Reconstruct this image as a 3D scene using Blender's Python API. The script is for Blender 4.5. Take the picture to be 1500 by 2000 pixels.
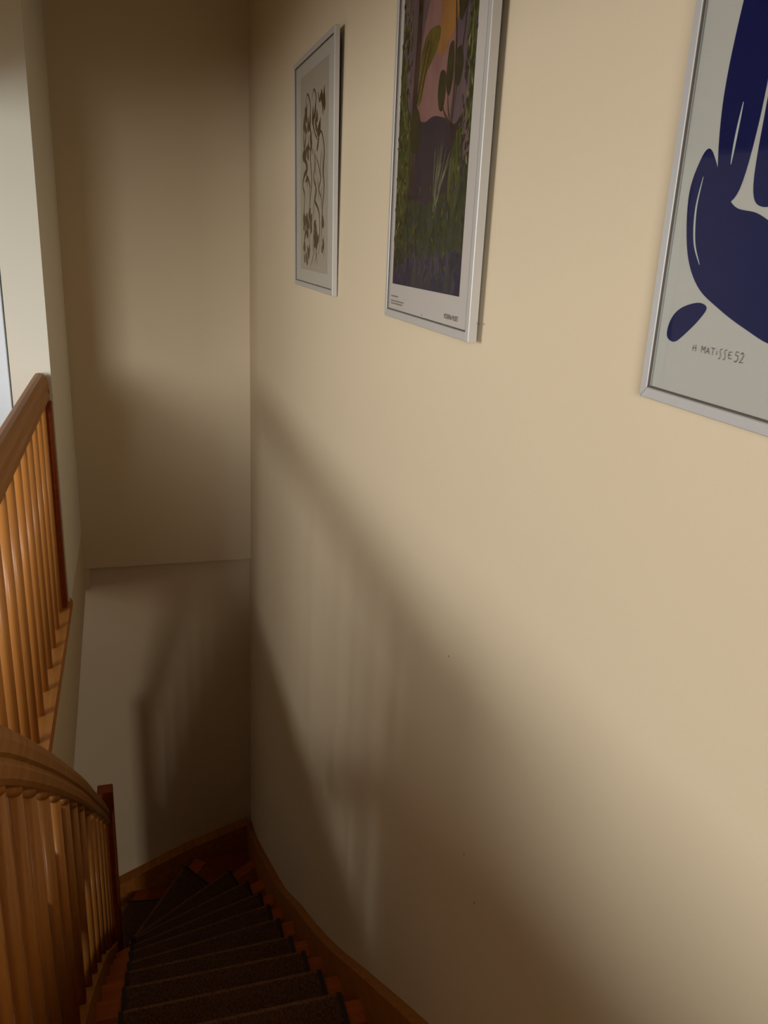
import bpy, bmesh, math, random
from mathutils import Vector, Matrix
random.seed(7)
SC = bpy.context.scene
for o in list(bpy.data.objects): bpy.data.objects.remove(o)
COL = SC.collection

# ------------------------------------------------------------------ camera
cam_d = bpy.data.cameras.new('camera'); cam = bpy.data.objects.new('camera', cam_d); COL.objects.link(cam)
Mrow = [(0.95715291, -0.04639216, 0.28584276), (-0.28556664, -0.31504014, 0.90509745), (0.04806252, -0.94794382, -0.31478964)]
# columns of the matrix are the image right, image down and view directions in the world
cx = Vector((Mrow[0][0], Mrow[1][0], Mrow[2][0])); cy = Vector((Mrow[0][1], Mrow[1][1], Mrow[2][1])); cz = Vector((Mrow[0][2], Mrow[1][2], Mrow[2][2]))
m = Matrix.Identity(4)
for i in range(3):
    m[i][0] = cx[i]; m[i][1] = -cy[i]; m[i][2] = -cz[i]
m[2][3] = 1.5
cam.matrix_world = m
cam_d.sensor_fit = 'VERTICAL'; cam_d.sensor_height = 24.0; cam_d.lens = 24.0*1585/2000
cam_d.clip_start = 0.02
SC.camera = cam

# ------------------------------------------------------------------ light and exposure
SC.view_settings.view_transform = 'Standard'; SC.view_settings.look = 'None'
SC.view_settings.gamma = 1; SC.view_settings.use_curve_mapping = False
SC.view_settings.exposure = 0.0
W = bpy.data.worlds.new('sky'); SC.world = W; W.use_nodes = True
W.node_tree.nodes['Background'].inputs[0].default_value = (0.75, 0.87, 1.0, 1); W.node_tree.nodes['Background'].inputs[1].default_value = 1.5
def area(name, loc, direction, sx, sy, power, color, spread=180):
    l = bpy.data.lights.new(name, 'AREA'); l.shape = 'RECTANGLE'; l.size = sx; l.size_y = sy; l.energy = power; l.color = color
    l.spread = math.radians(spread)
    o = bpy.data.objects.new(name, l); COL.objects.link(o); o.location = loc
    o.rotation_euler = Vector(direction).to_track_quat('-Z', 'Y').to_euler()
    return o
area('window_daylight', (-2.1, -4.64, 2.08), (0.27, 1, -0.14), 1.6, 1.3, 98, (0.90, 0.94, 0.97), 110)
area('side_window_daylight', (-3.24, 0.4, 1.58), (1, 0.45, -0.02), 1.7, 0.75, 38, (0.91, 0.94, 0.97), 125)
area('lower_window_daylight', (-2.2, -4.64, -1.45), (0.35, 1, 0.0), 1.0, 1.0, 34, (1.0, 0.94, 0.84), 130)

# ------------------------------------------------------------------ materials
def mat(name, base, rough=0.5, **k):
    M = bpy.data.materials.new(name); M.use_nodes = True
    b = M.node_tree.nodes['Principled BSDF']
    b.inputs['Base Color'].default_value = (*base, 1); b.inputs['Roughness'].default_value = rough
    for a, v in k.items(): b.inputs[a].default_value = v
    return M
def nd(M, t, **k):
    n = M.node_tree.nodes.new(t)
    for a, v in k.items(): setattr(n, a, v)
    return n
def plaster(name, base):
    M = mat(name, base, 0.75); t = M.node_tree; b = t.nodes['Principled BSDF']
    tc = nd(M, 'ShaderNodeTexCoord'); n1 = nd(M, 'ShaderNodeTexNoise'); n1.inputs['Scale'].default_value = 260; n1.inputs['Detail'].default_value = 3
    n2 = nd(M, 'ShaderNodeTexNoise'); n2.inputs['Scale'].default_value = 3.5; n2.inputs['Detail'].default_value = 4
    mx = nd(M, 'ShaderNodeMixRGB'); mx.inputs[1].default_value = (*[c*0.97 for c in base], 1); mx.inputs[2].default_value = (*base, 1)
    bp = nd(M, 'ShaderNodeBump'); bp.inputs['Strength'].default_value = 0.08; bp.inputs['Distance'].default_value = 0.002
    t.links.new(tc.outputs['Object'], n1.inputs['Vector']); t.links.new(tc.outputs['Object'], n2.inputs['Vector'])
    t.links.new(n2.outputs['Fac'], mx.inputs[0]); t.links.new(mx.outputs[0], b.inputs['Base Color'])
    t.links.new(n1.outputs['Fac'], bp.inputs['Height']); t.links.new(bp.outputs[0], b.inputs['Normal'])
    return M
def wood(name, a, c, axis='Z', rough=0.35, scale=1.0, rnd=0.25, coat=0.15, spec=0.4):
    M = mat(name, a, rough); t = M.node_tree; b = t.nodes['Principled BSDF']
    tc = nd(M, 'ShaderNodeTexCoord'); mp = nd(M, 'ShaderNodeMapping')
    s = {'X': (1.2, 28, 28), 'Y': (28, 1.2, 28), 'Z': (28, 28, 1.2)}[axis]
    mp.inputs['Scale'].default_value = [v*scale for v in s]
    n = nd(M, 'ShaderNodeTexNoise'); n.inputs['Scale'].default_value = 1.6; n.inputs['Detail'].default_value = 8; n.inputs['Roughness'].default_value = 0.6
    cr = nd(M, 'ShaderNodeValToRGB'); cr.color_ramp.elements[0].position = 0.3; cr.color_ramp.elements[1].position = 0.72
    cr.color_ramp.elements[0].color = (*c, 1); cr.color_ramp.elements[1].color = (*a, 1)
    oi = nd(M, 'ShaderNodeObjectInfo'); mr = nd(M, 'ShaderNodeMapRange'); mr.inputs['To Min'].default_value = 1-rnd; mr.inputs['To Max'].default_value = 1+rnd*0.4
    hs = nd(M, 'ShaderNodeHueSaturation')
    L = t.links.new
    L(tc.outputs['Object'], mp.inputs[0]); L(mp.outputs[0], n.inputs['Vector']); L(n.outputs['Fac'], cr.inputs[0])
    L(oi.outputs['Random'], mr.inputs['Value']); L(mr.outputs[0], hs.inputs['Value']); L(cr.outputs[0], hs.inputs['Color']); L(hs.outputs[0], b.inputs['Base Color'])
    b.inputs['Specular IOR Level'].default_value = spec; b.inputs['Coat Weight'].default_value = coat; b.inputs['Coat Roughness'].default_value = 0.2
    return M
WALL = plaster('cream_wall_paint', (0.69, 0.55, 0.365))
WALLW = plaster('pale_wall_paint', (0.80, 0.74, 0.61))
CEIL = plaster('ceiling_paint', (0.60, 0.50, 0.36))
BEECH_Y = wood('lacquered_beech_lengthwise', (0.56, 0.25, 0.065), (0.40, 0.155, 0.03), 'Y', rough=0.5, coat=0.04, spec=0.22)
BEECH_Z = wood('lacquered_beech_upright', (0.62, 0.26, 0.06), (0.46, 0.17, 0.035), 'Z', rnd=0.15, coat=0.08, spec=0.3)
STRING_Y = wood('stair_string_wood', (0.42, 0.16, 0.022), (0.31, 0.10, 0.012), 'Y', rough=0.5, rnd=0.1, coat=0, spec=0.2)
TREAD = wood('stair_tread_wood', (0.33, 0.07, 0.012), (0.24, 0.042, 0.006), 'X', 0.55, rnd=0.2, coat=0, spec=0.15)
NOSE = wood('tread_nosing_wood', (0.48, 0.12, 0.02), (0.38, 0.085, 0.012), 'X', 0.55, rnd=0.15, coat=0, spec=0.15)
FLOORM = wood('parquet_wood', (0.32, 0.15, 0.055), (0.23, 0.095, 0.03), 'Y', 0.35, rnd=0.3)
def carpet_mat():
    M = mat('brown_ribbed_carpet', (0.10, 0.055, 0.028), 0.95); t = M.node_tree; b = t.nodes['Principled BSDF']
    tc = nd(M, 'ShaderNodeTexCoord'); mp = nd(M, 'ShaderNodeMapping'); mp.inputs['Scale'].default_value = (260, 90, 90)
    n = nd(M, 'ShaderNodeTexNoise'); n.inputs['Scale'].default_value = 1; n.inputs['Detail'].default_value = 4
    cr = nd(M, 'ShaderNodeValToRGB'); cr.color_ramp.elements[0].position = 0.35; cr.color_ramp.elements[1].position = 0.7
    cr.color_ramp.elements[0].color = (0.030, 0.010, 0.003, 1); cr.color_ramp.elements[1].color = (0.14, 0.048, 0.013, 1)
    bp = nd(M, 'ShaderNodeBump'); bp.inputs['Strength'].default_value = 0.5; bp.inputs['Distance'].default_value = 0.004
    L = t.links.new
    L(tc.outputs['Object'], mp.inputs[0]); L(mp.outputs[0], n.inputs['Vector']); L(n.outputs['Fac'], cr.inputs[0]); L(cr.outputs[0], b.inputs['Base Color'])
    L(n.outputs['Fac'], bp.inputs['Height']); L(bp.outputs[0], b.inputs['Normal'])
    return M
CARPET = carpet_mat()
CARPET_HIGHLIGHT = carpet_mat(); CARPET_HIGHLIGHT.name = 'highlight_ribbed_carpet'  # paler nosing pile: the edge highlight painted in as lighter colour
for n_ in CARPET_HIGHLIGHT.node_tree.nodes:
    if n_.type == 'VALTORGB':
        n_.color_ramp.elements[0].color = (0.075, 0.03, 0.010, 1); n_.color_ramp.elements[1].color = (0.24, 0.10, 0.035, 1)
BIND_SHADE = mat('shaded_carpet_binding', (0.03, 0.014, 0.01), 0.9)  # edge strip: binding with the side shadow painted into its dark colour
ALU = mat('white_lacquered_metal', (0.50, 0.455, 0.405), 0.4, Metallic=0.15)
ALU2 = mat('brushed_silver_metal', (0.52, 0.49, 0.46), 0.4, Metallic=0.2)
BACKB = mat('dark_backing_board', (0.03, 0.02, 0.015), 0.9)
GAP = mat('dark_rebate', (0.10, 0.08, 0.06), 0.8)
DOORM = mat('white_door_paint', (0.78, 0.82, 0.86), 0.4)
NAIL = mat('dark_steel', (0.12, 0.10, 0.08), 0.4, Metallic=0.7)
def glass_mat(name='clear_picture_glass', g=1.0):
    M = bpy.data.materials.new(name); M.use_nodes = True; t = M.node_tree; t.nodes.clear()
    out = t.nodes.new('ShaderNodeOutputMaterial'); mx = t.nodes.new('ShaderNodeMixShader'); tr = t.nodes.new('ShaderNodeBsdfTransparent'); gl = t.nodes.new('ShaderNodeBsdfGlossy')
    gl.inputs['Roughness'].default_value = 0.03; fr = t.nodes.new('ShaderNodeFresnel'); fr.inputs['IOR'].default_value = 1.36
    tr.inputs[0].default_value = (0.96, 0.97, 0.97, 1)
    L = t.links.new
    ge = t.nodes.new('ShaderNodeNewGeometry'); mu = t.nodes.new('ShaderNodeMath'); mu.operation = 'SUBTRACT'; mu.use_clamp = True
    L(fr.outputs[0], mu.inputs[0]); L(ge.outputs['Backfacing'], mu.inputs[1]); L(mu.outputs[0], mx.inputs[0]); L(tr.outputs[0], mx.inputs[1]); L(gl.outputs[0], mx.inputs[2]); L(mx.outputs[0], out.inputs[0])
    return M
GLASS = glass_mat()

# ------------------------------------------------------------------ mesh helpers
def link(name, bm, ms, parent=None, smooth=False, **props):
    me = bpy.data.meshes.new(name); bmesh.ops.recalc_face_normals(bm, faces=bm.faces[:]); bm.to_mesh(me); bm.free()
    if not isinstance(ms, (list, tuple)): ms = [ms]
    for q in ms: me.materials.append(q)
    if smooth:
        for p in me.polygons: p.use_smooth = True
    o = bpy.data.objects.new(name, me); COL.objects.link(o)
    if parent: o.parent = parent
    for k, v in props.items(): o[k] = v
    return o
def box(bm, x0, x1, y0, y1, z0, z1, mi=0):
    vs = [bm.verts.new((x, y, z)) for x in (x0, x1) for y in (y0, y1) for z in (z0, z1)]
    F = [(0, 1, 3, 2), (4, 6, 7, 5), (0, 4, 5, 1), (2, 3, 7, 6), (0, 2, 6, 4), (1, 5, 7, 3)]
    fs = []
    for f in F:
        q = bm.faces.new([vs[i] for i in f]); q.material_index = mi; fs.append(q)
    return vs
def boxbm(*a, bev=0):
    bm = bmesh.new(); box(bm, *a)
    if bev: bmesh.ops.bevel(bm, geom=bm.edges[:], offset=bev, segments=2, affect='EDGES')
    return bm
def prism(bm, pts, z0, z1, mi=0):
    """horizontal polygon pts (x,y) extruded from z0 to z1"""
    a = [bm.verts.new((p[0], p[1], z0)) for p in pts]; b = [bm.verts.new((p[0], p[1], z1)) for p in pts]; n = len(pts)
    bm.faces.new(a[::-1]).material_index = mi; bm.faces.new(b).material_index = mi
    for i in range(n): bm.faces.new([a[i], a[(i+1) % n], b[(i+1) % n], b[i]]).material_index = mi
def strip_yz(bm, x0, x1, prof):
    """prof: list of (t, zbottom, ztop) along y; extruded between x0 and x1"""
    ring = []
    for y, zb, zt in prof:
        ring.append([bm.verts.new(p) for p in ((x0, y, zb), (x1, y, zb), (x1, y, zt), (x0, y, zt))])
    for a, b in zip(ring, ring[1:]):
        for i in range(4): bm.faces.new([a[i], a[(i+1) % 4], b[(i+1) % 4], b[i]])
    bm.faces.new(ring[0][::-1]); bm.faces.new(ring[-1])
def cyl(bm, x, y, z0, z1, r, n=14, top_slope=0, r_end=None):
    a, b = [], []
    for i in range(n):
        t = 2*math.pi*i/n; dx, dy = r*math.cos(t), r*math.sin(t)
        a.append(bm.verts.new((x+dx, y+dy, z0))); b.append(bm.verts.new((x+dx, y+dy, z1+top_slope*dy)))
    for i in range(n): bm.faces.new([a[i], a[(i+1) % n], b[(i+1) % n], b[i]])
    bm.faces.new(a[::-1]); bm.faces.new(b)
def empty(name, loc, label, cat, group=None):
    o = bpy.data.objects.new(name, None); COL.objects.link(o); o.location = loc; o['label'] = label; o['category'] = cat
    if group: o['group'] = group
    o.empty_display_size = 0.1
    return o
def sub(o, loc):     # mesh built in world coordinates, parent at loc
    o.data.transform(Matrix.Translation(-Vector(loc))); return o

# ------------------------------------------------------------------ setting
XR = 0.58; YB = 4.30; FL = -0.06; LOW = -2.76; CE = 2.85
S = dict(kind='structure')
def wlbm():
    bm = bmesh.new(); box(bm, -3.5, -3.3, -4.9, -0.5, LOW, CE); box(bm, -3.5, -3.3, 1.3, YB, LOW, CE); box(bm, -3.5, -3.3, -0.5, 1.3, LOW, 1.18); box(bm, -3.5, -3.3, -0.5, 1.3, 1.98, CE); return bm
wr = link('wall_right', boxbm(XR, XR+0.2, -4.9, YB+0.25, LOW-0.05, CE), WALL, **S)
for i, (y, z) in enumerate([(1.353, 0.715), (1.195, 0.36), (1.13, 0.30)]):
    bm = bmesh.new(); bmesh.ops.create_circle(bm, cap_ends=True, segments=8, radius=0.0022, matrix=Matrix.Translation((XR-0.0006, y, z)) @ Matrix.Rotation(math.pi/2, 4, 'Y'))
    link('nail_hole', bm, GAP, wr)
bm = bmesh.new(); box(bm, -0.31, XR, YB, YB+0.2, -0.24, CE)
bmesh.ops.bevel(bm, geom=[e for e in bm.edges if all(abs(v.co.z+0.24) < 1e-4 and abs(v.co.y-YB) < 1e-4 for v in e.verts)], offset=0.006, segments=3, affect='EDGES')
link('wall_back', bm, WALL, **S)
link('wall_back', boxbm(-3.5, XR, YB+0.045, YB+0.24, LOW, -0.24), WALL, **S)
# partition at the far end of the landing (its end face borders the stairwell)
PT = 3.36
bm = bmesh.new(); box(bm, -0.453, -0.31, PT, YB+0.1, -0.032, CE); box(bm, -1.30, -0.453, PT, YB+0.1, 2.05, CE); box(bm, -3.5, -1.30, PT, YB+0.1, -0.032, CE); box(bm, -1.30, -0.453, PT+0.06, YB+0.1, -0.032, 2.05)
link('wall_partition', bm, WALLW, **S)
dr = link('door_1', boxbm(-1.295, -0.461, PT+0.012, PT+0.052, FL+0.01, 2.04, bev=0.002), DOORM, **S)
bm = bmesh.new(); cyl(bm, -1.22, PT+0.0, 1.0, 1.012, 0.02); box(bm, -1.23, -1.11, PT-0.045, PT-0.03, 0.998, 1.012); box(bm, -1.23, -1.21, PT-0.04, PT+0.013, 0.998, 1.012)
link('door_handle', bm, ALU2, dr)
link('wall_left', wlbm(), WALLW, **S)
bm = bmesh.new()
wx0, wx1, wz0, wz1 = -2.95, -1.25, 1.4, 2.75
lx0, lx1, lz0, lz1 = -2.7, -1.7, -2.0, -0.9
box(bm, -3.5, wx0, -4.9, -4.7, FL-0.3, CE); box(bm, wx1, XR+0.2, -4.9, -4.7, FL-0.3, CE); box(bm, wx0, wx1, -4.9, -4.7, FL-0.3, wz0); box(bm, wx0, wx1, -4.9, -4.7, wz1, CE)
box(bm, -3.5, lx0, -4.9, -4.7, LOW, FL-0.3); box(bm, lx1, XR+0.2, -4.9, -4.7, LOW, FL-0.3); box(bm, lx0, lx1, -4.9, -4.7, LOW, lz0); box(bm, lx0, lx1, -4.9, -4.7, lz1, FL-0.3)
link('wall_rear', bm, WALLW, **S)
for i, (a, b, c, d) in enumerate([(wx0, wx1, wz0, wz1), (lx0, lx1, lz0, lz1)]):
    bm = bmesh.new(); mid = (a+b)/2
    for q in ((a, a+.05, c, d), (b-.05, b, c, d), (a, b, c, c+.05), (a, b, d-.05, d), (mid-.025, mid+.025, c, d)): box(bm, q[0], q[1], -4.82, -4.76, q[2], q[3])
    w = link('window_%d' % (i+1), bm, DOORM, **S)
    link('pane', boxbm(a+.05, mid-.025, -4.795, -4.79, c+.05, d-.05), GLASS, w); link('pane', boxbm(mid+.025, b-.05, -4.795, -4.79, c+.05, d-.05), GLASS, w)
    link('window_sill', boxbm(a-.05, b+.05, -4.76, -4.66, c-.03, c, bev=.004), DOORM, w)
bm = bmesh.new(); box(bm, -2.3, XR, -0.72, -0.60, FL, 1.02); box(bm, -3.3, XR, -0.72, -0.60, 1.83, CE); box(bm, -2.3, -2.2, -0.72, -0.60, 1.02, 1.83)  # added unseen half wall and header that block part of the rear window light
pp = link('wall_lightblock_hall', bm, WALLW, **S)
link('lightblock_cap', boxbm(-2.2, XR, -0.74, -0.58, 1.02, 1.05, bev=.004), BEECH_Y, pp)
bm = bmesh.new(); box(bm, -1.05, -0.95, -0.60, 1.4, FL, 1.02); box(bm, -1.05, -0.95, -0.60, PT, 1.86, CE); wl = link('wall_lightblock_landing', bm, WALLW, **S)  # added unseen half wall and beam, placed to shade the right wall
link('lightblock_cap', boxbm(-1.07, -0.93, -0.58, 1.42, 1.02, 1.05, bev=.004), BEECH_Y, wl)
bm = bmesh.new()
for q in ((-0.5, -0.45, 1.18, 1.98), (1.25, 1.3, 1.18, 1.98), (-0.5, 1.3, 1.18, 1.23), (-0.5, 1.3, 1.93, 1.98), (0.375, 0.425, 1.18, 1.98)): box(bm, -3.42, -3.36, *q)
w = link('window_3', bm, DOORM, **S)
link('pane', boxbm(-3.395, -3.39, -.45, .375, 1.23, 1.93), GLASS, w); link('pane', boxbm(-3.395, -3.39, .425, 1.25, 1.23, 1.93), GLASS, w); link('window_sill', boxbm(-3.36, -3.25, -.55, 1.35, 1.15, 1.18, bev=.004), DOORM, w)
link('ceiling', boxbm(-3.5, XR+0.2, -4.9, YB+0.2, CE, CE+0.15), CEIL, **S)
# landing slab and its boards
Y0 = 0.98
fl = link('floor', boxbm(-3.3, XR, -4.7, Y0-0.03, FL-0.3, FL-0.015), FLOORM, **S)
fl2 = link('floor', boxbm(-3.3, -0.42, Y0-0.03, PT, FL-0.3, FL-0.015), FLOORM, **S)
pm = None
k = 0
x = -3.3
while x < XR-0.01:
    x1 = min(x+0.14, XR); yoff = (k % 3)*0.3
    y1 = (Y0 if x1 > -0.27 else PT)
    y = -4.7
    seg = -4.7+0.4+yoff
    while y < y1-0.01:
        e = min(seg, y1)
        link('board', boxbm(x+0.001, x1-0.001, y+0.001, e-0.001, FL-0.015, FL), FLOORM, fl if e <= Y0+.01 else fl2)
        y = e; seg += 1.1
    x = x1; k += 1
link('floor', boxbm(-3.5, XR, -4.9, YB+0.02, LOW-0.1, LOW), FLOORM, **S)
# plastered fascia of the landing slab, its lower edge tapering down towards the camera
bm = bmesh.new(); strip_yz(bm, -0.42, -0.31, [(Y0-0.03, -0.86, -0.032), (3.03, -0.565, -0.032), (PT, -0.515, -0.032), (YB+0.045, -0.36, -0.032)]); link('trim_1', bm, WALL, **S)
link('trim_2', boxbm(-0.31, -0.285, YB, YB+0.045, -0.36, -0.24), WALL, **S)
link('baseboard_partition', boxbm(-0.453, -0.38, PT-0.015, PT, FL, 0.09, bev=0.002), BEECH_Y, **S)
link('baseboard_partition', boxbm(-3.3, -1.30, PT-0.015, PT, FL, 0.09, bev=0.002), BEECH_Y, **S)

# ------------------------------------------------------------------ staircase
st = empty('staircase', (0.2, 0.98, FL), 'reddish-brown wooden winder staircase descending forward and turning left between the walls', 'staircase')
SL = (0.2, 0.98, FL)
XI, XO = -0.22, 0.546
def zn(k): return -0.6-0.18*(k-1)
INN = {-2: (XI, 0.98), -1: (XI, 1.23), 0: (XI, 1.48), 1: (XI, 1.73), 2: (XI, 1.98), 3: (XI, 2.23), 4: (XI, 2.46), 5: (XI, 2.665), 6: (XI, 2.89), 7: (XI, 3.09), 8: (XI, 3.30), 9: (XI, 3.465), 10: (-0.2, 3.605), 11: (-0.39, 3.62), 12: (-0.64, 3.62)}
OUT = {-2: (XO, 0.98), -1: (XO, 1.23), 0: (XO, 1.48), 1: (XO, 1.73), 2: (XO, 1.98), 3: (XO, 2.23), 4: (XO, 2.48), 5: (XO, 2.765), 6: (XO, 3.037), 7: (XO, 3.316), 8: (XO, 3.621), 9: (XO, 3.987), 10: (0.217, 4.27), 11: (-0.143, 4.27), 12: (-0.64, 4.27)}
# spots where the two lines of nosings turn round the corner
def lerp(a, b, t): return (a[0]+(b[0]-a[0])*t, a[1]+(b[1]-a[1])*t)
def backoff(k):
    """previous nosing line moved uphill by the overhang"""
    a, b = INN[k-1], OUT[k-1]; dx, dy = b[0]-a[0], b[1]-a[1]; l = math.hypot(dx, dy); n = (dy/l, -dx/l)
    return (a[0]+n[0]*0.03, a[1]+n[1]*0.03), (b[0]+n[0]*0.03, b[1]+n[1]*0.03)
for k in range(-1, 13):
    z = zn(k); a, b = INN[k], OUT[k]; a0, b0 = backoff(k)
    if k <= 9: b0 = (XO, b0[1]); a0 = (max(a0[0], XI), a0[1])
    if k == 10: b0 = (XO, b0[1])
    da = math.hypot(a[0]-a0[0], a[1]-a0[1]); db = math.hypot(b[0]-b0[0], b[1]-b0[1])
    w = 0.085
    ta = min(0.45, w/da); tb = min(0.45, w/db)
    cuts = [(0, 0), (ta, tb), ((1+ta)/2, (1+tb)/2), (1, 1)]
    for j in range(3):
        p = [lerp(a, a0, cuts[j][0]), lerp(b, b0, cuts[j][1]), lerp(b, b0, cuts[j+1][1]), lerp(a, a0, cuts[j+1][0])]
        if j: # 1 mm joint
            p[0] = lerp(p[0], p[3], 0.006); p[1] = lerp(p[1], p[2], 0.006)
        bm = bmesh.new(); prism(bm, p, z-0.04, z)
        if j == 0:
            bmesh.ops.bevel(bm, geom=[e for e in bm.edges if {tuple(round(c, 4) for c in v.co[:2]) for v in e.verts} == {tuple(round(c, 4) for c in p[0]), tuple(round(c, 4) for c in p[1])}], offset=0.012, segments=3, affect='EDGES')
        o = link('nosing_board' if j == 0 else 'tread_board', bm, NOSE if j == 0 else TREAD, st); sub(o, SL)
    if k == 10:
        bm = bmesh.new(); prism(bm, [(b[0]+.002, b[1]), (XO, 4.27), (XO, b0[1]+.002)], z-0.04, z); sub(link('tread_board', bm, TREAD, st), SL)
    if k == 12: continue
for k in range(-2, 13):      # risers under each nosing
    z = zn(k); a, b = INN[k], OUT[k]; dx, dy = b[0]-a[0], b[1]-a[1]; l = math.hypot(dx, dy); n = (dy/l, -dx/l)
    p = [(a[0]+n[0]*.03, a[1]+n[1]*.03), (b[0]+n[0]*.03, b[1]+n[1]*.03), (b[0]+n[0]*.048, b[1]+n[1]*.048), (a[0]+n[0]*.048, a[1]+n[1]*.048)]
    bm = bmesh.new(); prism(bm, p, z-0.18, z-0.04); sub(link('riser', bm, TREAD, st), SL)
bm = bmesh.new(); prism(bm, [(XI-.05, .98), (XO, .98), (XO, .90), (XI-.05, .90)], FL-0.04, FL+.001); sub(link('nosing_board', bm, NOSE, st), SL)
# wall strings (their pale top edge shows)
rp = [(0.80, 0.04), (0.95, 0.03), (1.289, -0.20), (1.76, -0.548), (2.10, -0.805), (2.43, -1.03), (2.77, -1.245), (3.085, -1.46), (3.40, -1.63), (3.75, -1.81), (4.10, -1.98), (4.30, -2.035)]
def smooth_path(p, n=4):
    out = []
    for i in range(len(p)-1):
        p0 = p[max(i-1, 0)]; p1 = p[i]; p2 = p[i+1]; p3 = p[min(i+2, len(p)-1)]
        for j in range(n):
            t = j/n
            out.append(tuple(0.5*((2*p1[c])+(-p0[c]+p2[c])*t+(2*p0[c]-5*p1[c]+4*p2[c]-p3[c])*t*t+(-p0[c]+3*p1[c]-3*p2[c]+p3[c])*t**3) for c in range(2)))
    return out+[p[-1]]
sp = smooth_path(rp[1:])
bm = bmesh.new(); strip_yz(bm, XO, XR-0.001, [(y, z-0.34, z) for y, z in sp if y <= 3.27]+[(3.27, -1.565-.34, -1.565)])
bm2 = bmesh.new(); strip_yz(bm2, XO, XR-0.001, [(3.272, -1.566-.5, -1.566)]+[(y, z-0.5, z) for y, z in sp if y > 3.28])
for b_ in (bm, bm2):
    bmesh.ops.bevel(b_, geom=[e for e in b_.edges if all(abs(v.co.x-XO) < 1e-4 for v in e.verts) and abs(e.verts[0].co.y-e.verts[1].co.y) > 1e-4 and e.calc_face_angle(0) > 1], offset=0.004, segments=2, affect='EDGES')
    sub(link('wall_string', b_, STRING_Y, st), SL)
bm = bmesh.new()
bk = [(0.546, -2.035), (0.2, -2.145), (-0.24, -2.335), (-0.64, -2.54), (-0.9, -2.66)]
ring = []
for x, z in bk: ring.append([bm.verts.new(p) for p in ((x, YB-0.03, z-0.45), (x, YB+0.044, z-0.45), (x, YB+0.044, z), (x, YB-0.03, z))])
for a, b in zip(ring, ring[1:]):
    for i in range(4): bm.faces.new([a[i], a[(i+1) % 4], b[(i+1) % 4], b[i]])
bm.faces.new(ring[0][::-1]); bm.faces.new(ring[-1])
sub(link('wall_string', bm, STRING_Y, st), SL)
# plastered underside of the flight
bm = bmesh.new(); strip_yz(bm, -0.25, XO, [(0.95, -0.60, -0.55), (3.6, -2.55, -2.50)]); sub(link('soffit', bm, WALL, st), SL)

# ------------------------------------------------------------------ carpet treads
CR = {k: 0.48 for k in range(-1, 9)}
def on_line(k, x=None, t=None):
    a, b = INN[k], OUT[k]; t = (x-a[0])/(b[0]-a[0]); return lerp(a, b, t)
NAMES = {-1: 'brown carpet pad on the top step, just below the frame edge', 0: 'brown carpet pad one step above the nearest fully visible one', 1: 'brown ribbed carpet pad nearest the camera, at the bottom edge of the picture',
 2: 'brown ribbed carpet pad on the second visible step from the bottom edge', 3: 'brown ribbed carpet pad on the third visible step from the bottom edge', 4: 'brown ribbed carpet pad on the fourth visible step from the bottom edge',
 5: 'brown ribbed carpet pad on the fifth visible step, where the steps begin to fan', 6: 'narrow strip of brown carpet pad on the sixth visible step, in the fan', 7: 'dim brown carpet pad on the seventh visible step, in the fan',
 8: 'dim brown carpet pad on the eighth visible step, two above the corner step', 9: 'brown carpet pad with rounded end, just above the corner step', 10: 'brown wedge of carpet with rounded end on the wide corner step', 11: 'small brown carpet pad on the lowest step in view, beside the newel post', 12: 'brown carpet pad on the last step below the landing'}
CORN = {9: ((0.392, 3.882), (0.48, 3.62)), 10: ((0.16, 4.18), (0.385, 3.885)), 11: ((-0.18, 4.17), (0.10, 4.05)), 8: ((0.455, 3.583), (0.478, 3.32))}
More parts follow.
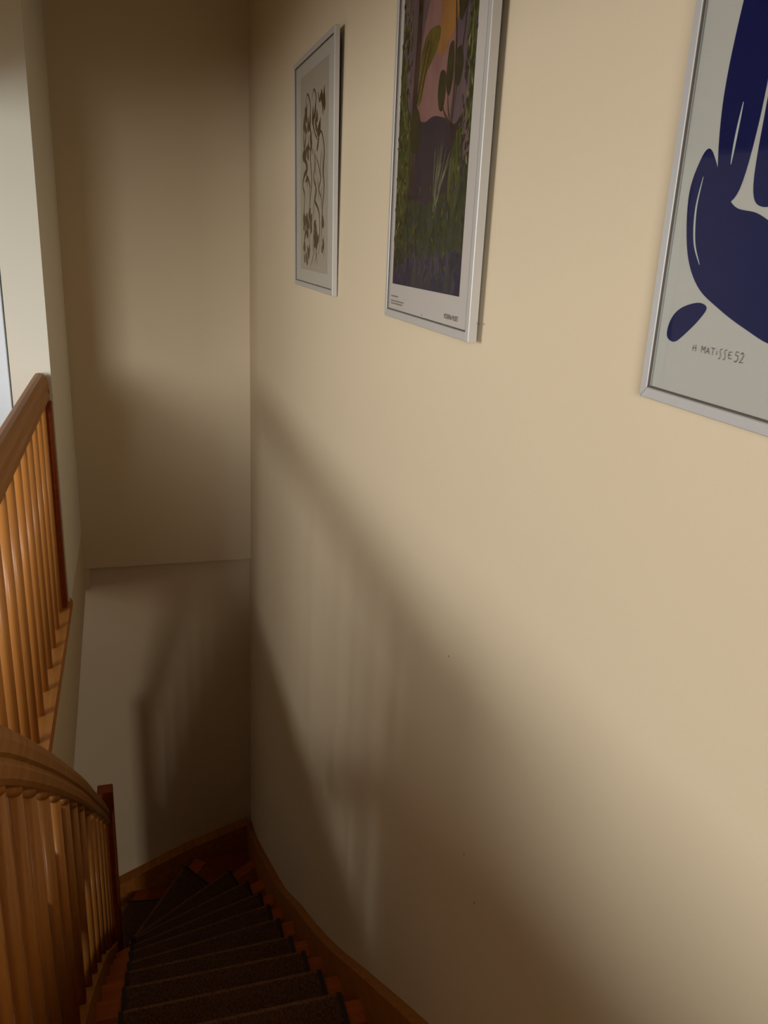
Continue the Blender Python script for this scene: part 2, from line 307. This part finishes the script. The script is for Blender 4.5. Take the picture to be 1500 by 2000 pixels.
for k in range(1, 12):
    z = zn(k); a0, b0 = backoff(k)
    if k <= 9: fa = on_line(k, x=-0.125)
    elif k == 10: fa = lerp(INN[10], OUT[10], 0.10)
    else: fa = lerp(INN[11], OUT[11], 0.10)
    def lb(x):
        t = (x-a0[0])/(b0[0]-a0[0]); return lerp(a0, b0, t)
    ba = lb(-0.125) if k <= 10 else lerp(a0, b0, 0.12)
    if k in CORN:
        fb, bb = CORN[k]
        if k == 11: bb = lerp(a0, b0, 0.80)
        if k in (9, 10): bb = lb(bb[0])
        if k == 8: bb = lb(0.478)
    else: fb = on_line(k, x=0.48); bb = lb(0.48)
    dx, dy = fb[0]-fa[0], fb[1]-fa[1]; l = math.hypot(dx, dy); n = (-dy/l, dx/l)   # outwards over the nosing
    origin = (*lerp(fa, fb, 0.5), z)
    pad = empty('stair_carpet', origin, NAMES[k], 'carpet', 'ribbed carpet pads on the stairs')
    NS = 18; T = 0.009
    rnd = {9: 0.3, 10: 0.28, 11: 0.28}.get(k, 0.0)
    def section(s, th=T, out=0.0, rr=rnd):
        f = lerp(fa, fb, s); b = lerp(ba, bb, s)
        if rr and s > 0.8:
            q = (s-0.8)/0.2; b = lerp(b, f, rr*(1-math.sqrt(max(0, 1-q*q))))
        pts = [(*b, z+th)]
        for j in (0.5, 1.0): pts.append((*lerp(b, f, j), z+th))
        r = 0.024
        for j in range(7):
            ang = math.pi/2-j*math.pi/6*1.0
            ox = 0.008+out+r*math.cos(ang); oz = th-r+r*math.sin(ang)
            pts.append((f[0]+n[0]*ox, f[1]+n[1]*ox, z+oz))
        pts.append((f[0]-n[0]*0.02, f[1]-n[1]*0.02, z+th-2*r))
        return pts
    def closed(bm, s0, s1, ns, th, out, highlight=False):
        rows = []
        for i in range(ns+1):
            s = s0+(s1-s0)*i/ns; o_ = section(s, th, out)
            f = lerp(fa, fb, s); b = (o_[0][0], o_[0][1])
            q = [(f[0]+n[0]*0.004, f[1]+n[1]*0.004, z-0.041), (f[0]+n[0]*(0.006), f[1]+n[1]*0.006, z+0.0005), (b[0], b[1], z+0.0005)]
            rows.append([bm.verts.new(p) for p in o_+q])
        N = len(rows[0])
        for A, B in zip(rows, rows[1:]):
            for i in range(N): bm.faces.new([A[i], A[(i+1) % N], B[(i+1) % N], B[i]]).material_index = 1 if (highlight and i in (3, 4)) else 0  # paler faces paint the highlight along the nosing
        bm.faces.new(rows[0][::-1]); bm.faces.new(rows[-1])
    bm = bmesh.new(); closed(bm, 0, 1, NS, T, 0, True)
    sub(link('pile', bm, [CARPET, CARPET_HIGHLIGHT], pad), origin)
    for s0, s1 in ((-0.015/l, 0), (1, 1+0.015/l)):
        bm = bmesh.new(); closed(bm, s0, s1, 1, T+0.0005, 0.0005)
        sub(link('shaded_binding', bm, BIND_SHADE, pad), origin)

# ------------------------------------------------------------------ balustrades
def profile(w, h):
    """rounded handrail section: (x, z) from underside to top with a groove on each side"""
    a = w/2
    P = [(-a*.72, 0), (a*.72, 0), (a*.92, h*.10), (a*.95, h*.30), (a*.80, h*.37), (a*.80, h*.43), (a, h*.50), (a, h*.72), (a*.86, h*.88), (a*.5, h*.98), (0, h),
         (-a*.5, h*.98), (-a*.86, h*.88), (-a, h*.72), (-a, h*.50), (-a*.80, h*.43), (-a*.80, h*.37), (-a*.95, h*.30), (-a*.92, h*.10)]
    return P
def rail(bm, path, xc, w, h, end_round=0):
    rows = []
    for i, (y, z) in enumerate(path):
        rows.append([bm.verts.new((xc+px, y, z+pz)) for px, pz in profile(w, h)])
    n = len(rows[0])
    for A, B in zip(rows, rows[1:]):
        for i in range(n): bm.faces.new([A[i], A[(i+1) % n], B[(i+1) % n], B[i]])
    bm.faces.new(rows[0][::-1]); bm.faces.new(rows[-1])
# landing balustrade
LX = -0.345
lb_loc = (LX, 2.2, 0)
lbal = empty('balustrade', (LX, 2.2, 0), 'level orange beech balustrade guarding the landing, ending at the wall on the left', 'balustrade')
bm = bmesh.new(); rail(bm, [(0.93, 0.855), (3.30, 0.855)], LX, 0.052, 0.118)
# rounded far end
rows = []
sub(link('handrail', bm, BEECH_Y, lbal, smooth=False), lb_loc)
bm = bmesh.new(); rail(bm, [(3.30, 0.855), (3.325, 0.853), (3.343, 0.845), (3.352, 0.83)], LX, 0.052, 0.113); sub(link('rail_end', bm, BEECH_Y, lbal), lb_loc)
bm = boxbm(-0.43, -0.297, 0.93, 3.44, -0.03, 0.0)
for v in bm.verts:
    if v.co.y > 3.43 and v.co.x > -0.30: v.co.y = 3.40
    if v.co.y > 3.43 and v.co.x < -0.40: v.co.y = 3.359
bm2 = bmesh.new(); prism(bm2, [(-0.43, 0.93), (-0.297, 0.93), (-0.297, 3.375), (-0.3095, 3.40), (-0.3095, 3.3595), (-0.43, 3.3595)], -0.03, 0.0); bm.free()
bmesh.ops.bevel(bm2, geom=[e for e in bm2.edges if all(abs(v.co.x+0.297) < 1e-4 for v in e.verts) and e.verts[0].co.z == e.verts[1].co.z], offset=0.005, segments=2, affect='EDGES')
sub(link('base_board', bm2, BEECH_Y, lbal), lb_loc)
sub(link('newel_post', boxbm(-0.375, -0.314, 3.295, 3.358, 0.0, 0.858, bev=0.004), TREAD, lbal), lb_loc)
proto = None
y = 3.268
while y > 0.98:
    if proto is None:
        bm = bmesh.new(); cyl(bm, 0, 0, 0.0, 0.86, 0.0145, 16); proto = link('baluster', bm, BEECH_Z, lbal, smooth=True); o = proto
        o.data.polygons[-1].use_smooth = False
    else: o = proto.copy(); COL.objects.link(o)
    o.location = (0, y-2.2, 0)
    y -= 0.1567
sub(link('newel_post', boxbm(-0.385, -0.305, 0.85, 0.93, FL-0.06, 1.02, bev=0.004), TREAD, lbal), lb_loc)
bm = bmesh.new(); cyl(bm, -0.318, 2.275, -0.001, 0.0008, 0.004, 8); sub(link('screw_hole', bm, GAP, lbal), lb_loc)
# stair balustrade
SX = -0.245; s_loc = (SX, 2.2, -0.9)
sbal = empty('balustrade', s_loc, 'sloping beech stair balustrade descending steeply at the lower left to a newel post', 'balustrade')
U = [(0.93, 0.80), (1.13, 0.705), (1.64, 0.317), (2.13, -0.08), (2.50, -0.39), (2.81, -0.663), (3.20, -1.00), (3.53, -1.30)]
UP = smooth_path(U, 5)
def uz(y):
    for (a, za), (b, zb) in zip(UP, UP[1:]):
        if a <= y <= b: return za+(zb-za)*(y-a)/(b-a)
bm = bmesh.new(); rail(bm, UP, SX, 0.054, 0.118); sub(link('handrail', bm, BEECH_Y, sbal), s_loc)
SPT = [(0.93, 0.03), (1.30, -0.22), (1.84, -0.62), (2.10, -0.80), (2.47, -1.09), (2.87, -1.42), (3.26, -1.79), (3.53, -2.03)]
SPp = smooth_path(SPT, 4)
def sz(y):
    for (a, za), (b, zb) in zip(SPp, SPp[1:]):
        if a <= y <= b: return za+(zb-za)*(y-a)/(b-a)
bm = bmesh.new(); strip_yz(bm, -0.27, XI, [(y, z-0.34, z) for y, z in SPp])
sub(link('string', bm, STRING_Y, sbal), s_loc)
for y in (0.99, 1.08, 1.215, 1.363, 1.514, 1.688, 1.864, 2.05, 2.25, 2.455, 2.66, 2.87, 3.07, 3.26, 3.43):
    bm = bmesh.new(); zb = sz(y)-0.012; zt = uz(y)+0.004
    cyl(bm, 0, 0, zb, zt, 0.0138, 16, top_slope=-0.8)
    o = link('baluster', bm, BEECH_Z, sbal, smooth=True); o.location = (0, y-2.2, 0.9)
    bm = bmesh.new(); cyl(bm, 0, 0, zt-0.014, zt+0.003, 0.0150, 16, top_slope=-0.8)
    c = link('collar', bm, BEECH_Z, o, smooth=True)
sub(link('newel_post', boxbm(-0.272, -0.20, 3.53, 3.602, -2.6, -1.106, bev=0.003), TREAD, sbal), s_loc)

# ------------------------------------------------------------------ framed posters
def picture(Yfar, z0, w, h, standoff, lean, rail_w, depth, label, metal, paper):
    """local frame: x along the wall (far end = 0), y into the wall, z up"""
    e = empty('framed_poster', (XR-standoff, Yfar, z0), label, 'picture')
    e.rotation_euler = (lean, 0, -math.pi/2)
    d = depth
    def trap(name, pts, y0, y1, m_):
        bm = bmesh.new()
        a = [bm.verts.new((p[0], y0, p[1])) for p in pts]; b = [bm.verts.new((p[0], y1, p[1])) for p in pts]; n = len(pts)
        bm.faces.new(a); bm.faces.new(b[::-1])
        for i in range(n): bm.faces.new([a[i], b[i], b[(i+1) % n], a[(i+1) % n]])
        bmesh.ops.bevel(bm, geom=[q for q in bm.edges if all(abs(v.co.y-y0) < 1e-6 for v in q.verts)], offset=0.0012, segments=1, affect='EDGES')
        return link(name, bm, m_, e)
    r = rail_w; g = 0.0003
    trap('frame_rail', [(0, g), (r, r+g), (r, h-r-g), (0, h-g)], -d, 0, metal)
    trap('frame_rail', [(w, g), (w, h-g), (w-r, h-r-g), (w-r, r+g)], -d, 0, metal)
    trap('frame_rail', [(g, 0), (w-g, 0), (w-r-g, r), (r+g, r)], -d, 0, metal)
    trap('frame_rail', [(g, h), (r+g, h-r), (w-r-g, h-r), (w-g, h)], -d, 0, metal)
    link('backing_board', boxbm(r*.5, w-r*.5, -0.0035, -0.0005, r*.5, h-r*.5), BACKB, e)
    pr = link('print', boxbm(r-.001, w-r+.001, -d+0.0058, -0.0036, r-.001, h-r+.001), paper, e)
    # dark rebate line between glass and frame
    bm = bmesh.new(); q = r; t = 0.0018; yy = (-d+0.0008, -d+0.0030)
    for b4 in ((q, q+t, q, h-q), (w-q-t, w-q, q, h-q), (q, w-q, q, q+t), (q, w-q, h-q-t, h-q)): box(bm, b4[0], b4[1], yy[0], yy[1], b4[2], b4[3])
    link('rebate', bm, GAP, e)
    link('glass_pane', boxbm(r, w-r, -d+0.0032, -d+0.0045, r, h-r), GLASS, e)
    return e, pr, -d+0.0058
def flat(bm, pts, y, mi=0):
    vs = [bm.verts.new((p[0], y, p[1])) for p in pts]
    f = bm.faces.new(vs); f.material_index = mi; return f
def spl(pts, n=6, closed=True):
    out = []; N = len(pts); rng = range(N) if closed else range(N-1)
    for i in rng:
        g = (lambda j: pts[j % N]) if closed else (lambda j: pts[min(max(j, 0), N-1)])
        p0, p1, p2, p3 = g(i-1), g(i), g(i+1), g(i+2)
        for j in range(n):
            t = j/n
            out.append(tuple(0.5*((2*p1[c])+(-p0[c]+p2[c])*t+(2*p0[c]-5*p1[c]+4*p2[c]-p3[c])*t*t+(-p0[c]+3*p1[c]-3*p2[c]+p3[c])*t**3) for c in range(2)))
    if not closed: out.append(pts[-1])
    return out
STW = 1.0
def stroke(bm, pts, y, w, mi=0, taper=True, n=6):
    w = w*STW; P = spl(pts, n, closed=False); L_, R2 = [], []
    for i, p in enumerate(P):
        a = P[max(i-1, 0)]; b = P[min(i+1, len(P)-1)]; dx, dz = b[0]-a[0], b[1]-a[1]; l = math.hypot(dx, dz) or 1
        t = i/(len(P)-1); ww = w*((0.25+0.75*math.sin(math.pi*min(max(t, .0), 1))) if taper else 1)/2
        L_.append(bm.verts.new((p[0]-dz/l*ww, y, p[1]+dx/l*ww))); R2.append(bm.verts.new((p[0]+dz/l*ww, y, p[1]-dx/l*ww)))
    for i in range(len(P)-1):
        f = bm.faces.new([L_[i], R2[i], R2[i+1], L_[i+1]]); f.material_index = mi
def orient(bm):
    for f in bm.faces:
        f.normal_update()
        if f.normal.y > 0: f.normal_flip()
def link_flat(name, bm, ms, parent):
    orient(bm); me = bpy.data.meshes.new(name); bm.to_mesh(me); bm.free()
    for q in (ms if isinstance(ms, list) else [ms]): me.materials.append(q)
    o = bpy.data.objects.new(name, me); COL.objects.link(o); o.parent = parent; return o
def text(parent, s, x, z, size, y, m_, sx=1.0, name='lettering', space=1.0):
    c = bpy.data.curves.new(name, 'FONT'); c.body = s; c.size = size; c.space_character = space
    t = bpy.data.objects.new(name+'_tmp', c); COL.objects.link(t)
    bpy.context.view_layer.update()
    me = bpy.data.meshes.new_from_object(t.evaluated_get(bpy.context.evaluated_depsgraph_get())); bpy.data.objects.remove(t)
    me.transform(Matrix(((sx, 0, 0, x), (0, 0, 1, y), (0, 1, 0, z), (0, 0, 0, 1))))
    me.materials.clear(); me.materials.append(m_)
    o = bpy.data.objects.new(name, me); COL.objects.link(o); o.parent = parent; return o
PAPER1 = mat('grey_print_paper', (0.60, 0.53, 0.44), 0.6); PAPER1B = mat('drawing_tone', (0.47, 0.39, 0.30), 0.6); INKB = mat('brown_black_ink', (0.075, 0.04, 0.012), 0.6)
PAPER2 = mat('rosy_poster_paper', (0.64, 0.54, 0.47), 0.5); PAPER3 = mat('cool_white_paper', (0.50, 0.455, 0.385), 0.5)
INK = mat('black_ink', (0.03, 0.025, 0.02), 0.6)
BLUE = mat('deep_blue_gouache', (0.004, 0.006, 0.06), 0.8)
CREAMGAP = mat('pale_gap_paper', (0.50, 0.50, 0.44), 0.5)

for q in (PAPER1, PAPER1B, INKB, PAPER2, PAPER3, INK, BLUE, CREAMGAP): q.node_tree.nodes['Principled BSDF'].inputs['Specular IOR Level'].default_value = 0.06
# poster 1: ink drawing, far left
e1, p1, f1 = picture(2.985, 1.344, 0.592, 0.70, 0.003, math.radians(1.0), 0.016, 0.014,
    'narrow-looking white framed ink line drawing, farthest of the three pictures on the wall', ALU, PAPER1)
bm = bmesh.new(); flat(bm, [(0.09, 0.057), (0.50, 0.057), (0.50, 0.645), (0.09, 0.645)], f1-0.0003); link_flat('mount_tone', bm, PAPER1B, p1)
STW = 1.45
bm = bmesh.new(); yy = f1-0.0006; rr = random.Random(3)
def leaf(cx_, cz_, L, ang, wd, mi=0):
    P = []
    for j in range(12):
        t = 2*math.pi*j/12; a_ = L/2*math.cos(t); b_ = wd/2*math.sin(t)*(1-0.45*math.cos(t))
        P.append((cx_+a_*math.cos(ang)-b_*math.sin(ang), cz_+a_*math.sin(ang)+b_*math.cos(ang)))
    flat(bm, P, yy, mi)
stroke(bm, [(.17, .50), (.14, .47), (.15, .43), (.13, .41), (.17, .395), (.20, .37), (.15, .35), (.13, .32), (.16, .29), (.15, .24)], yy, .012)
stroke(bm, [(.17, .56), (.20, .585), (.23, .57), (.25, .54), (.24, .50), (.26, .45), (.25, .40), (.27, .33), (.25, .28), (.23, .22), (.26, .17)], yy, .008)
stroke(bm, [(.27, .56), (.30, .585), (.33, .56), (.31, .52), (.29, .49), (.33, .455), (.36, .44)], yy, .007)
stroke(bm, [(.36, .57), (.38, .545), (.40, .555), (.42, .53), (.43, .50)], yy, .011)
stroke(bm, [(.36, .44), (.40, .46), (.43, .44), (.45, .40), (.44, .35), (.45, .30), (.43, .25), (.42, .19), (.41, .13)], yy, .008)
stroke(bm, [(.30, .42), (.33, .38), (.30, .34), (.34, .30), (.32, .27), (.36, .25), (.39, .22), (.39, .16), (.38, .11)], yy, .008)
stroke(bm, [(.33, .40), (.37, .37), (.40, .33), (.38, .30), (.42, .27)], yy, .006)
stroke(bm, [(.20, .40), (.22, .43), (.25, .42)], yy, .008); stroke(bm, [(.17, .33), (.21, .34), (.25, .31)], yy, .010)
stroke(bm, [(.30, .18), (.32, .165), (.34, .15), (.37, .15), (.38, .17)], yy, .010)
stroke(bm, [(.16, .23), (.19, .21), (.20, .18), (.17, .17), (.15, .14)], yy, .010)
for q in range(60):
    leaf(rr.uniform(.14, .45), rr.choice([rr.uniform(.09, .24), rr.uniform(.09, .24), rr.uniform(.40, .56)]), rr.uniform(.025, .06), rr.uniform(0.6, 2.4), rr.uniform(.012, .028))
for q in range(26):
    x_ = rr.uniform(.14, .45); z_ = rr.uniform(.10, .56); stroke(bm, [(x_, z_), (x_+rr.uniform(-.02, .02), z_-.03), (x_+rr.uniform(-.03, .03), z_-.07)], yy, .004, n=3)
link_flat('ink_drawing', bm, INKB, p1)
STW = 1.0

# poster 2: garden painting in the middle
e2, p2, f2 = picture(1.826, 1.343, 0.505, 0.705, 0.011, math.radians(0.35), 0.016, 0.016,
    'white framed exhibition poster with a dark garden painting, middle picture on the wall', ALU, PAPER2)
def brush(name, c1, c2, s=40, st=(1, 1, 0.4), c3=None):
    M = mat(name, c1, 0.55); t = M.node_tree; b = t.nodes['Principled BSDF']; tc = nd(M, 'ShaderNodeTexCoord'); mp = nd(M, 'ShaderNodeMapping'); mp.inputs['Scale'].default_value = [s*v for v in st]
    n = nd(M, 'ShaderNodeTexNoise'); n.inputs['Scale'].default_value = 1; n.inputs['Detail'].default_value = 6; n.inputs['Distortion'].default_value = 0.6
    cr = nd(M, 'ShaderNodeValToRGB'); cr.color_ramp.elements[0].color = (*c1, 1); cr.color_ramp.elements[1].color = (*c2, 1); cr.color_ramp.elements[0].position = .38; cr.color_ramp.elements[1].position = .62
    if c3: q = cr.color_ramp.elements.new(.72); q.color = (*c3, 1)
    L = t.links.new; L(tc.outputs['Object'], mp.inputs[0]); L(mp.outputs[0], n.inputs[0]); L(n.outputs['Fac'], cr.inputs[0]); L(cr.outputs[0], b.inputs['Base Color']); return M
B = [brush('painted_violet_dusk', (0.155, 0.09, 0.085), (0.11, 0.07, 0.075), 18), brush('painted_pink_sky', (0.24, 0.105, 0.09), (0.30, 0.14, 0.11), 16),
     brush('painted_orange_sky', (0.36, 0.15, 0.035), (0.28, 0.12, 0.04), 20), brush('painted_olive_tree', (0.09, 0.062, 0.010), (0.15, 0.105, 0.018), 50),
     brush('painted_dark_foliage', (0.028, 0.025, 0.010), (0.055, 0.042, 0.014), 60), brush('painted_brown_trunk', (0.050, 0.024, 0.016), (0.075, 0.038, 0.022), 30),
     brush('painted_plum_hill', (0.055, 0.032, 0.034), (0.040, 0.026, 0.034), 25), brush('painted_undergrowth', (0.035, 0.03, 0.02), (0.055, 0.06, 0.025), 55, c3=(0.06, 0.05, 0.07)),
     brush('painted_light_leaves', (0.04, 0.040, 0.010), (0.11, 0.10, 0.03), 90, c3=(0.22, 0.18, 0.08)), brush('painted_grass_blades', (0.16, 0.15, 0.08), (0.22, 0.20, 0.11), 60),
     brush('painted_indigo_ground', (0.035, 0.028, 0.055), (0.06, 0.05, 0.05), 45), brush('painted_pale_dabs', (0.24, 0.19, 0.09), (0.15, 0.13, 0.05), 60), brush('painted_lilac_dabs', (0.11, 0.075, 0.085), (0.065, 0.05, 0.075), 60), brush('painted_mid_green_dabs', (0.045, 0.06, 0.018), (0.075, 0.082, 0.022), 60)]
for q in B: q.node_tree.nodes['Principled BSDF'].inputs['Specular IOR Level'].default_value = 0.06
bm = bmesh.new(); px0, px1, pz0, pz1 = 0.037, 0.437, 0.072, 0.665
def pf(pts, lay, mi, smooth=True):
    P = spl(pts, 5) if smooth else pts
    P = [(min(max(x_, px0), px1), min(max(z_, pz0), pz1)) for x_, z_ in P]
    Q = [P[0]]
    for p in P[1:]:
        if math.hypot(p[0]-Q[-1][0], p[1]-Q[-1][1]) > 1e-5: Q.append(p)
    flat(bm, Q, f2-0.00009*lay, mi)
pf([(px0, pz0), (px1, pz0), (px1, pz1), (px0, pz1)], 1, 0, False)
pf([(.15, .40), (.16, .52), (.21, .60), (.27, .64), (.33, .58), (.34, .48), (.33, .37), (.27, .33), (.19, .35)], 2, 1)
pf([(.24, .665), (.26, .56), (.25, .50), (.275, .48), (.31, .50), (.34, .52), (.36, .58), (.34, .665)], 3, 2)
pf([(.15, .42), (.16, .50), (.20, .535), (.26, .53), (.25, .50), (.22, .48), (.19, .46), (.17, .42)], 4, 3)
pf([(.27, .665), (.275, .60), (.30, .575), (.32, .60), (.32, .665)], 4, 4)
pf([(.34, .665), (.345, .56), (.36, .52), (.39, .54), (.44, .58), (.437, .665)], 4, 4)
for pts, w_ in (([(.134, .24), (.131, .32), (.132, .42), (.140, .52), (.143, .59)], .026), ([(.143, .575), (.128, .62), (.112, .70)], .016), ([(.143, .575), (.160, .62), (.195, .70)], .016), ([(.146, .42), (.165, .46), (.20, .52)], .006)):
    P_ = [(x_, min(z_, pz1-.001)) for x_, z_ in pts]; stroke(bm, P_, f2-0.00062, w_, 5, taper=False)
pf([(.15, .36), (.16, .385), (.20, .38), (.25, .385), (.31, .375), (.36, .36), (.40, .36), (.40, .20), (.30, .17), (.16, .19)], 5, 6)
pf([(.34, .34), (.35, .42), (.38, .46), (.40, .44), (.40, .30)], 5, 0)
pf([(px0, .072), (px0, .30), (.10, .275), (.16, .24), (.24, .23), (.33, .25), (.40, .30), (px1, .31), (px1, .072)], 6, 7, False)
pf([(px0, .072), (px0, .105), (.12, .12), (.20, .135), (.30, .13), (.40, .15), (px1, .14), (px1, .072)], 7, 10, False)
pf([(px0, .17), (px0, .52), (.055, .50), (.075, .46), (.09, .42), (.11, .40), (.13, .36), (.12, .28), (.10, .20), (.06, .16)], 7, 8)
pf([(.12, .40), (.15, .41), (.175, .38), (.175, .35), (.16, .33), (.12, .34)], 8, 4)
pf([(.265, .425), (.275, .455), (.30, .45), (.305, .42), (.295, .39), (.275, .395)], 8, 4)
pf([(.305, .45), (.315, .49), (.335, .49), (.338, .44), (.325, .41), (.31, .42)], 8, 4)
pf([(.345, .47), (.37, .48), (.385, .45), (.37, .42), (.35, .43)], 8, 4)
pf([(.385, .62), (.41, .64), (.437, .62), (.437, .34), (.425, .36), (.415, .44), (.395, .48), (.405, .55)], 8, 8)
pf([(.37, .34), (.39, .36), (.40, .30), (.39, .22), (.345, .24), (.35, .30)], 8, 8)
for pts, w_ in [([(.325, .585), (.335, .55), (.345, .49), (.35, .44), (.345, .38), (.335, .33)], .006), ([(.395, .58), (.385, .52), (.37, .45), (.36, .42), (.345, .35)], .004),
    ([(.21, .505), (.185, .46), (.165, .42)], .005), ([(.29, .40), (.31, .38), (.335, .365), (.37, .35), (.41, .36)], .006), ([(.318, .41), (.325, .385), (.335, .37)], .004), ([(.335, .35), (.337, .30), (.335, .26)], .006)]:
    stroke(bm, pts, f2-0.0008, w_, 5)
for q in range(16):
    x_ = .265+.10*rr.random(); stroke(bm, [(.275+.01*rr.random(), .205), (.27+(x_-.27)*.5, .26), (x_, .30+.04*rr.random())], f2-0.00085, .003, 9)
for q in range(520):
    u_ = rr.random()
    if u_ < .38: x_, z_, mi = rr.uniform(.038, .10), rr.uniform(.15, .62), rr.choice([4, 4, 3, 13, 13, 11])
    elif u_ < .60: x_, z_, mi = rr.uniform(.395, .434), rr.uniform(.26, .64), rr.choice([4, 4, 4, 11, 12])
    elif u_ < .9: x_, z_, mi = rr.uniform(.05, .43), rr.uniform(.11, .26), rr.choice([13, 13, 3, 12, 4, 4])
    else: x_, z_, mi = rr.uniform(.05, .43), rr.uniform(.08, .15), rr.choice([12, 10, 12, 13])
    a_ = rr.uniform(.006, .018); stroke(bm, [(x_, z_), (x_+rr.uniform(-.004, .004), z_+a_/2), (x_+rr.uniform(-.006, .006), z_+a_)], f2-0.0009-0.0000004*q, rr.uniform(.004, .009), mi, n=2)
for q in range(9):
    x_ = rr.uniform(.10, .40); stroke(bm, [(x_, .10), (x_+.005, .125), (x_+rr.uniform(-.01, .012), .15)], f2-0.00086, .012, 12)
link_flat('painting', bm, B, p2)
text(p2, 'MODERNA MUSEET', 0.368, 0.0285, 0.0125, f2-0.0004, INK, sx=0.66)
bm = bmesh.new()
for z_, L in ((.044, .046), (.034, .088), (.0285, .080)):
    x_ = .031; r3 = random.Random(int(z_*1e4))
    while x_ < .031+L:
        d_ = r3.uniform(.004, .010); flat(bm, [(x_, z_), (x_+d_, z_), (x_+d_, z_+.0032), (x_, z_+.0032)], f2-0.0004); x_ += d_+.0018
link_flat('small_print', bm, mat('grey_ink', (0.28, 0.22, 0.18), 0.6), p2)
bm = bmesh.new(); flat(bm, [(.243+.0016*math.cos(t*math.pi/4), .0225+.0016*math.sin(t*math.pi/4)) for t in range(8)], f2-0.0004); link_flat('dot_mark', bm, INK, p2)
# nail beside the frame
bm = bmesh.new(); box(bm, 0.5055, 0.514, -0.001, 0.0, 0.0315, 0.0335); link('hanging_pin', bm, NAIL, e2)

# poster 3: deep blue cut-paper shapes on white
e3, p3, f3 = picture(0.820, 1.344, 0.50, 0.70, 0.002, math.radians(0.3), 0.0125, 0.013,
    'silver framed poster of deep blue cut-paper shapes on white, nearest picture at upper right', ALU2, PAPER3)
# plain rounded cut-outs in the poster's blue
SH = [[(.072, .235), (.062, .30), (.066, .37), (.080, .45), (.100, .52), (.112, .52), (.122, .44), (.122, .36), (.119, .28), (.108, .222), (.088, .210)],
      [(.126, .225), (.125, .30), (.127, .38), (.130, .46), (.148, .53), (.170, .53), (.185, .45), (.185, .36), (.180, .27), (.168, .215), (.142, .205)],
      [(.030, .215), (.038, .248), (.054, .262), (.080, .230), (.105, .206), (.142, .198), (.180, .176), (.205, .130), (.215, .095), (.190, .083), (.150, .093), (.108, .108), (.068, .128), (.042, .162)],
      [(.028, .082), (.030, .071), (.044, .068), (.062, .080), (.080, .096), (.088, .108), (.074, .112), (.050, .106), (.035, .096)],
      [(.205, .24), (.198, .33), (.205, .42), (.222, .50), (.240, .50), (.252, .42), (.250, .32), (.238, .24), (.220, .215)],
      [(.30, .16), (.35, .12), (.42, .13), (.45, .20), (.42, .30), (.35, .34), (.30, .28)],
      [(.12, .58), (.20, .56), (.30, .58), (.33, .62), (.26, .66), (.16, .65)]]
for i, q in enumerate(SH):
    bm = bmesh.new(); flat(bm, spl(q, 6), f3-0.0003-0.00002*i); link_flat('blue_shape', bm, BLUE, p3)
for q, w_ in (([(.0500, .236), (.046, .205), (.052, .172), (.066, .150)], .0030), ([(.0930, .300), (.0905, .270), (.0895, .245)], .0034), ([(.155, .40), (.153, .33), (.150, .25)], .0040)):
    bm = bmesh.new(); stroke(bm, q, f3-0.0008, w_); link_flat('pale_slit', bm, CREAMGAP, p3)
# signature in thin pen strokes
bm = bmesh.new(); yy = f3-0.0010
def pen(x0, z0, w_, h_, segs):
    for s in segs: stroke(bm, [(x0+a*w_, z0+b*h_) for a, b in s], yy, .0006, taper=False, n=4)
hh = .0078; bz = .0625; x_ = .0775
G = {'H': [[(0, 0), (.1, .9)], [(.8, .0), (.7, 1)], [(-.1, .45), (.9, .5)]], '.': [[(.3, .3), (.5, .35)]],
 'M': [[(0, 0), (.05, 1)], [(.05, 1), (.5, .4)], [(.5, .4), (.95, 1)], [(.95, 1), (1, 0)]], 'A': [[(0, 0), (.5, .9)], [(.5, .9), (.95, 0)], [(.2, .35), (.8, .35)]],
 'T': [[(0, 1), (1, .95)], [(.5, 1), (.5, 0)]], 'I': [[(.5, .7), (.5, .1)]], 'S': [[(.9, 1), (.45, .95), (.3, .7), (.55, .4), (.5, 0), (.1, -.15)]],
 'E': [[(.9, .95), (.3, .9), (.1, .5), (.3, .05), (1, .05)], [(.1, .5), (.8, .5)]], '5': [[(.9, 1), (.3, 1), (.25, .6)], [(.25, .6), (.8, .6), (.85, .2), (.4, -.1), (.1, .05)]],
 '2': [[(.1, .8), (.5, 1.05), (.85, .75), (.5, .3), (.1, -.05)], [(.1, -.05), (1, 0)]]}
for ch in 'H. MATISSE 52':
    if ch == ' ': x_ += .002; continue
    w_ = {'.': .0025, 'I': .003, 'S': .0052}.get(ch, .0058); s_ = 1.15 if ch in '52S' else .9
    pen(x_, bz-(.0012 if ch in '52S' else 0), w_, hh*s_, G[ch]); x_ += w_+.0018
link_flat('signature', bm, INK, p3)
